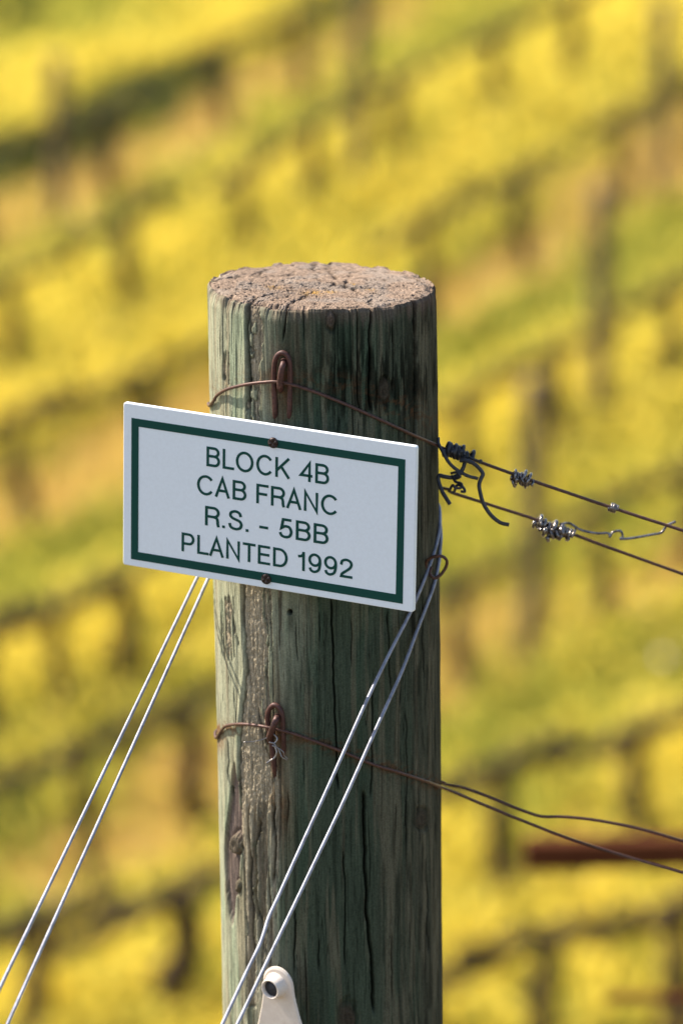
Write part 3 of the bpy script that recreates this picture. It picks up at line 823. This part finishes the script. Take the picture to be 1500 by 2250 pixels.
# ------------------------------------------------------------------ staples
def staple(name, pts, r, lab, group=None):
    P = smoothpath(pts, 8)
    o = mesh(name, *tube(P, r, 12, .05), M_rust)
    return tag(o, lab, 'staple', group)
def sf(*a): return [surf(*p) for p in a]
G_ST = 'rusty fence staples in the post'
staple('fence_staple', sf((606, 930, -.004), (604, 900, .0012), (602, 850, .0026), (602, 810, .0032), (607, 785, .0036), (620, 775, .0036), (633, 785, .0034), (637, 812, .003), (637, 850, .0022), (636, 900, .0010), (635, 935, -.004)), .0017,
       'rusty arched fence staple lying against the post, above the sign', G_ST)
staple('fence_staple', sf((624, 786, -.006), (622, 800, .006), (618, 815, .0085), (615, 838, .0080), (615, 850, .0062), (618, 860, -.005)), .0020,
       'short rusty staple over the wire, inside the arched staple above the sign', G_ST)
staple('fence_staple', sf((606, 1715, -.004), (602, 1680, .0008), (594, 1620, .0022), (588, 1585, .0030), (590, 1562, .0034), (602, 1549, .0036), (615, 1558, .0034), (621, 1580, .003), (623, 1630, .0018), (626, 1690, -.004)), .0017,
       'rusty arched fence staple at the lower wire, below the sign', G_ST)
staple('fence_staple', sf((611, 1570, -.006), (608, 1578, .006), (602, 1592, .0088), (596, 1608, .0080), (592, 1620, .005), (594, 1634, -.004)), .0021,
       'short slanting rusty staple over the lower wire, inside the arched staple', G_ST)

# ------------------------------------------------------------------ trellis wires
def wire(name, P, r, m, lab, cat, group=None, n=8, seg=8):
    o = mesh(name, *tube(smoothpath(P, n), r, seg), m)
    return tag(o, lab, cat, group)
W = .00110
def silh(px, py, right=True): return None
ringf = [surf(x, y, o) for x, y, o in ((470, 880, .0022), (478, 868, .0020), (500, 855, .0034), (540, 845, .0042), (580, 840, .0044), (610, 839, .0044), (640, 845, .0034), (680, 857, .0020), (720, 872, .0017), (770, 893, .0016), (812, 912, .0016), (860, 934, .0016), (910, 957, .0016), (945, 972, .0018))]
def d_at(P): return float((np.asarray(P) - CAM) @ Fv)
dR = d_at(ringf[-1])
strand = [at(985, 990, dR + .012), at(1040, 1010, dR + .012), at(1145, 1048, dR + .008), at(1345, 1116, dR + .004), at(1500, 1166, dR + .0), at(1640, 1212, dR - .004)]
Wc = 'rusty wires along the vine row'
# the wire comes round the back of the post from the lower strand
def backpts(zs_, az0, az1, n=9):
    return [postpt(np.array(a), np.array(z_), PR + .0013) for a, z_ in zip(np.radians(np.linspace(az0, az1, n)), zs_[0] + (zs_[1] - zs_[0]) * np.linspace(0, 1, n) ** 1.7)]
def ztop(P): return 1.6 + float((np.asarray(P) - TOP) @ AX)
lowd = 3.565
bk = backpts((ztop(ringf[0]) - .007, ztop(at(960, 1071, lowd))), -80, -172, 9)
lowd = 3.565
lo = [at(1000, 1085, lowd), at(1180, 1143, lowd + .005), at(1260, 1175, lowd + .006), at(1500, 1262, lowd + .008), at(1640, 1314, lowd + .01)]
wire('trellis_wire', lo[::-1] + [at(960, 1071, lowd)] + bk[::-1] + ringf + strand, W, M_rwire,
     'rusty wire stapled round the post above the sign, two strands running right', 'wire', Wc)
ring2 = [surf(x, y, o) for x, y, o in ((489, 1602, .0016), (500, 1594, .0022), (530, 1591, .0040), (570, 1595, .0052), (600, 1601, .0050), (640, 1611, .0026), (700, 1632, .0016), (760, 1655, .0016), (820, 1680, .0016), (875, 1697, .0016), (930, 1715, .0016), (952, 1723, .0018))]
dR2 = d_at(ring2[-1])
s2 = [at(985, 1736, dR2 + .02), at(1080, 1776, dR2 + .035), at(1230, 1835, dR2 + .05), at(1380, 1884, dR2 + .06), at(1500, 1918, dR2 + .065), at(1640, 1958, dR2 + .07)]
bk2 = backpts((ztop(ring2[0]) - .011, ztop(at(950, 1712, 3.585))), -80, -172, 9)
l2 = [at(975, 1722, 3.60), at(1020, 1732, 3.60), at(1090, 1758, 3.60), at(1150, 1782, 3.60), at(1190, 1794, 3.60), at(1240, 1795, 3.60), at(1320, 1804, 3.60), at(1420, 1825, 3.60), at(1500, 1847, 3.60), at(1640, 1880, 3.60)]
wire('trellis_wire', l2[::-1] + [at(950, 1712, 3.585)] + bk2[::-1] + ring2 + s2, W, M_rwire,
     'rusty wire stapled round the post below the sign, one strand kinked, running right', 'wire', Wc)

# knots, ties and clips on the wires
def cl(a, b, dd, r, turns, wr, wob=.15):
    return tube(coil(at(*a, dd), at(*b, dd), r, turns, wob), wr, 7)
D1 = dR + .010
kn = [cl((977, 986), (1012, 996), D1, .0037, 4.6, .0015, .25), cl((1004, 990), (1038, 1006), D1, .0031, 3, .0013, .6), cl((985, 990), (1020, 1000), D1 - .003, .0022, 3, .0012, .4)]
def scrib(cx, cy, sx_, sy_, n, dd, r, seed):
    g = np.random.default_rng(seed); k = np.linspace(0, 1, n)
    return tube(smoothpath([at(cx + sx_ * (q_ - .5) * 2 + (g.random() - .5) * 10, cy + sy_ * (q_ - .5) * 2 + 13 * math.sin(i * 2.3) * g.random(), dd + .0045 * math.cos(i * 2.3)) for i, q_ in enumerate(k)], 6), r, 7)
def dt(P, r, dd=D1 - .004): return tube(smoothpath([at(x, y, dd - o) for x, y, o in P], 7), r, 8)
kn += [scrib(1004, 994, 24, 10, 13, D1 - .001, .0012, 9), scrib(1020, 1002, 20, 10, 9, D1, .0011, 10)]
kn += [dt([(962, 962, 0), (963, 975, .002), (972, 992, .004), (984, 1014, .006), (1000, 1030, .006), (1025, 1045, .006), (1050, 1052, .006)], .0012),
       dt([(1010, 1012, .004), (1028, 1013, .006), (1045, 1022, .006), (1060, 1040, .006), (1056, 1052, .006), (1052, 1066, .006), (1055, 1085, .006), (1062, 1108, .005), (1078, 1132, .004), (1098, 1148, .003), (1117, 1153, .002)], .0014),
       dt([(1022, 1012, .002), (1016, 1030, .002), (1008, 1042, .002), (992, 1049, .002), (975, 1047, .001), (964, 1045, 0), (963, 1056, 0), (970, 1078, .001), (980, 1095, .002), (988, 1108, .003)], .0014),
       dt([(1030, 1004, .003), (1048, 1012, .004), (1057, 1012, .004), (1052, 1018, .004)], .0008)]
sp_ = [(990, 1040), (1004, 1038), (1010, 1048), (998, 1052), (992, 1046), (1000, 1058), (1013, 1063), (1012, 1072), (1000, 1072), (994, 1066), (988, 1078), (996, 1082), (1004, 1066), (1016, 1070), (1021, 1080), (1012, 1080)]
kn.append(dt([(a, b, .004 + .003 * math.sin(i)) for i, (a, b) in enumerate(sp_)], .0009))
tag(mesh('wire_knot', *join(kn), M_dwire), 'dark wire knot with long loose curling tails, on the upper wire beside the post', 'wire tie')
D2 = dR + .008
k2 = [cl((1124, 1044), (1150, 1052), D2, .0030, 4, .0011, .3), cl((1138, 1046), (1168, 1066), D2, .0046, 3, .0011, .45), cl((1124, 1056), (1162, 1056), D2 - .002, .0028, 1.6, .0010, .7)]
k2 += [scrib(1146, 1054, 18, 8, 12, D2 - .001, .0007, 5)]
tag(mesh('wire_clip', *join(k2), M_bwire), 'shiny coiled wire clip in the middle of the upper wire', 'wire clip')
k3 = [cl((1338, 1113), (1355, 1120), dR + .004, .0026, 4, .0009)]
tag(mesh('wire_clip', *join(k3), M_bwire), 'smallest coiled wire clip, far right on the upper wire', 'wire clip')
D4 = lowd + .004
k4 = [cl((1176, 1142), (1210, 1160), D4, .0040, 3.4, .0014, .5), cl((1202, 1156), (1237, 1180), D4, .0046, 2.7, .0016, .7), cl((1232, 1162), (1256, 1178), D4, .0036, 4, .0011, .3), cl((1200, 1178), (1236, 1172), D4 - .003, .0030, 3, .0014, .5)]
k4 += [dt([(1228, 1152, .0), (1250, 1150, 0), (1275, 1165, 0), (1310, 1172, 0), (1335, 1172, 0), (1339, 1180, 0), (1345, 1170, 0), (1362, 1167, 0), (1367, 1180, 0), (1362, 1184, 0), (1385, 1183, 0), (1430, 1175, 0), (1452, 1170, 0), (1464, 1155, 0), (1483, 1146, 0)], .0009, D4)]
k4 += [scrib(1215, 1168, 34, 16, 16, D4 - .002, .0010, 7), scrib(1205, 1166, 24, 12, 9, D4, .0012, 8)]
tag(mesh('wire_splice', *join(k4), M_bwire), 'shiny tangled wire splice with a long thin crooked tail on the lower strand', 'wire tie')
D5 = d_at(surf(940, 1240))
hk = dt([(935, 1252, .002), (936, 1236, .006), (944, 1227, .008), (958, 1222, .010), (972, 1223, .010), (981, 1232, .008), (979, 1246, .006), (968, 1262, .005), (955, 1270, .005), (946, 1264, .005), (944, 1256, .004), (948, 1246, .003)], .0011, D5)
tag(mesh('wire_hook', *hk, M_rwire), 'small dark wire loop clipped round the guy wires at the right edge of the post', 'wire hook')
fz = [dt([(592, 1619, .004), (565, 1628, .006), (535, 1631, .006)], .00035, d_at(surf(590, 1630)) - .004),
      dt([(600, 1612, .008), (609, 1622, .010), (604, 1632, .010), (592, 1631, .010), (602, 1634, .011), (606, 1641, .011), (598, 1638, .011), (608, 1642, .011), (612, 1645, .011)], .0005, d_at(surf(600, 1630)) - .002),
      dt([(604, 1640, .010), (608, 1652, .011), (604, 1664, .010), (594, 1671, .009), (586, 1677, .008)], .0006, d_at(surf(600, 1660)) - .002),
      dt([(611, 1644, .010), (616, 1656, .010), (620, 1664, .010), (631, 1670, .008)], .0004, d_at(surf(615, 1660)) - .002),
      dt([(612, 1644, .010), (622, 1652, .010), (625, 1661, .009), (632, 1667, .008)], .0004, d_at(surf(615, 1660)) - .002)]
tag(mesh('wire_tie', *join(fz), M_thin), 'frayed thin twist of wire hanging from the lower staple', 'wire tie')

# ------------------------------------------------------------------ guy wires: each a loop from the anchor round the back of the post
GW = .00118
def guy(rpts, lpx, dl0, dl1, zb, lab):
    front = [surf(x, y, o) for x, y, o in rpts[0]]
    d0 = d_at(front[-1])
    tail = [at(x, y, d0 + dd) for x, y, dd in rpts[1]]
    (a, b, c_) = lpx
    P_end = at(*c_, dl1); P_a = at(*a, dl0)
    dirv = P_end - P_a
    left = [P_end + dirv * .12, P_end, P_a + dirv * .5, P_a, P_a - dirv * .045]
    bkp = backpts((zb[0], zb[1]), -138, -262, 9)
    return wire('guy_wire', left + bkp + front + tail, GW, M_galv, lab, 'guy wire', 'galvanized guy wires looped round the post', n=10, seg=10)
guy(([(966, 1150, .0015), (962, 1180, .0016), (953, 1215, .0016), (940, 1252, .0018), (921, 1300, .0024), (898, 1352, .0034)],
     [(855, 1436, -.016), (803, 1545, -.042), (725, 1720, -.080), (653, 1878, -.118), (614, 1965, -.138), (591, 2015, -.149), (580, 2050, -.157), (569, 2080, -.163), (540, 2140, -.176), (489, 2250, -.200), (443, 2350, -.222)]),
    ((437, 1262), None, (0, 2172)), 3.560, 3.265, (1.452, 1.446), 'shiny galvanized guy wire, the left one of each pair, kinked near its lower end')
guy(([(968, 1175, .0015), (967, 1200, .0016), (963, 1240, .0017), (953, 1285, .0019), (937, 1330, .0025), (916, 1385, .0036)],
     [(882, 1476, -.016), (832, 1588, -.040), (755, 1760, -.080), (696, 1885, -.108), (646, 1990, -.132), (594, 2098, -.156), (560, 2170, -.172), (522, 2250, -.190), (475, 2350, -.212)]),
    ((459, 1268), None, (22, 2240)), 3.556, 3.255, (1.444, 1.436), 'shiny galvanized guy wire, the right one of each pair, running straight')

# ------------------------------------------------------------------ cream plastic tag nailed at the bottom of the frame
def plastic_tag():
    c0 = surf(612, 2160, .020)
    th = R_(-35)
    nrm = np.array([math.sin(th), -math.cos(th), 0]); tx_ = np.array([math.cos(th), math.sin(th), 0]); tz = np.array([0, 0, 1.0]) * .985 + nrm * .10
    tz /= np.linalg.norm(tz); nrm = np.cross(tx_, tz)
    o = empty('plastic_tag', c0, 'cream plastic tag with a round hollow stud, on the post at the bottom edge', 'tag')
    pts = []
    r0 = .0118
    for a in np.radians(np.linspace(5, 175, 18)): pts.append((r0 * math.cos(a), r0 * math.sin(a)))
    pts += [(-.0125, -.008), (-.0150, -.020), (-.0185, -.032), (-.0225, -.044), (-.0250, -.056), (-.0240, -.061)]
    pts += [(.0240, -.061), (.0250, -.056), (.0225, -.044), (.0185, -.032), (.0150, -.020), (.0125, -.008)]
    p = np.array(pts); m = len(p)
    cen = np.array([0, -.02])
    V = []
    for s, n_ in ((.95, .0012), (1, .0006), (1, -.0006), (.95, -.0012)):
        qd = cen + (p - cen) * s
        V.append(qd[:, :1] * tx_ + qd[:, 1:] * tz + n_ * nrm)
    V = np.vstack(V); Fc = []
    for k in range(3):
        for i in range(m): Fc.append((k * m + i, (k + 1) * m + i, (k + 1) * m + (i + 1) % m, k * m + (i + 1) % m))
    Fc += [tuple(range(m)), tuple(3 * m + i for i in range(m))[::-1]]
    mesh('plate', V, Fc, M_tag, o, smooth=False)
    # stud: hollow collar standing off the plate
    prof = [(.0092, .0010), (.0080, .0026), (.0074, .0050), (.0072, .0082), (.0068, .0090), (.0060, .0088), (.0056, .0070), (.0056, .0014)]
    a = np.linspace(0, 2 * math.pi, 32, endpoint=False)
    off = np.array([-.001, -.0015])
    V = np.vstack([(off[0] + rr * np.cos(a))[:, None] * tx_ + (off[1] + rr * np.sin(a))[:, None] * tz + n_ * nrm for rr, n_ in prof])
    Fc = [(k * 32 + i, k * 32 + (i + 1) % 32, (k + 1) * 32 + (i + 1) % 32, (k + 1) * 32 + i) for k in range(len(prof) - 1) for i in range(32)]
    st = mesh('stud', V, Fc, M_tag, o)
    V = np.vstack([(off[0] + .0046 * np.cos(a))[:, None] * tx_ + (off[1] + .0046 * np.sin(a))[:, None] * tz + .0016 * nrm])
    q0 = nrm * .0066 + off[0] * tx_ + off[1] * tz
    nl = tube([q0, q0 - nrm * .009, surf(607, 2166, -.006) - c0], [.0054, .0050, .0030], 16)  # dark head fills the stud, standing in for shade inside the hole
    mesh('nail_hole_shade', *nl, M_hole, o)
plastic_tag()
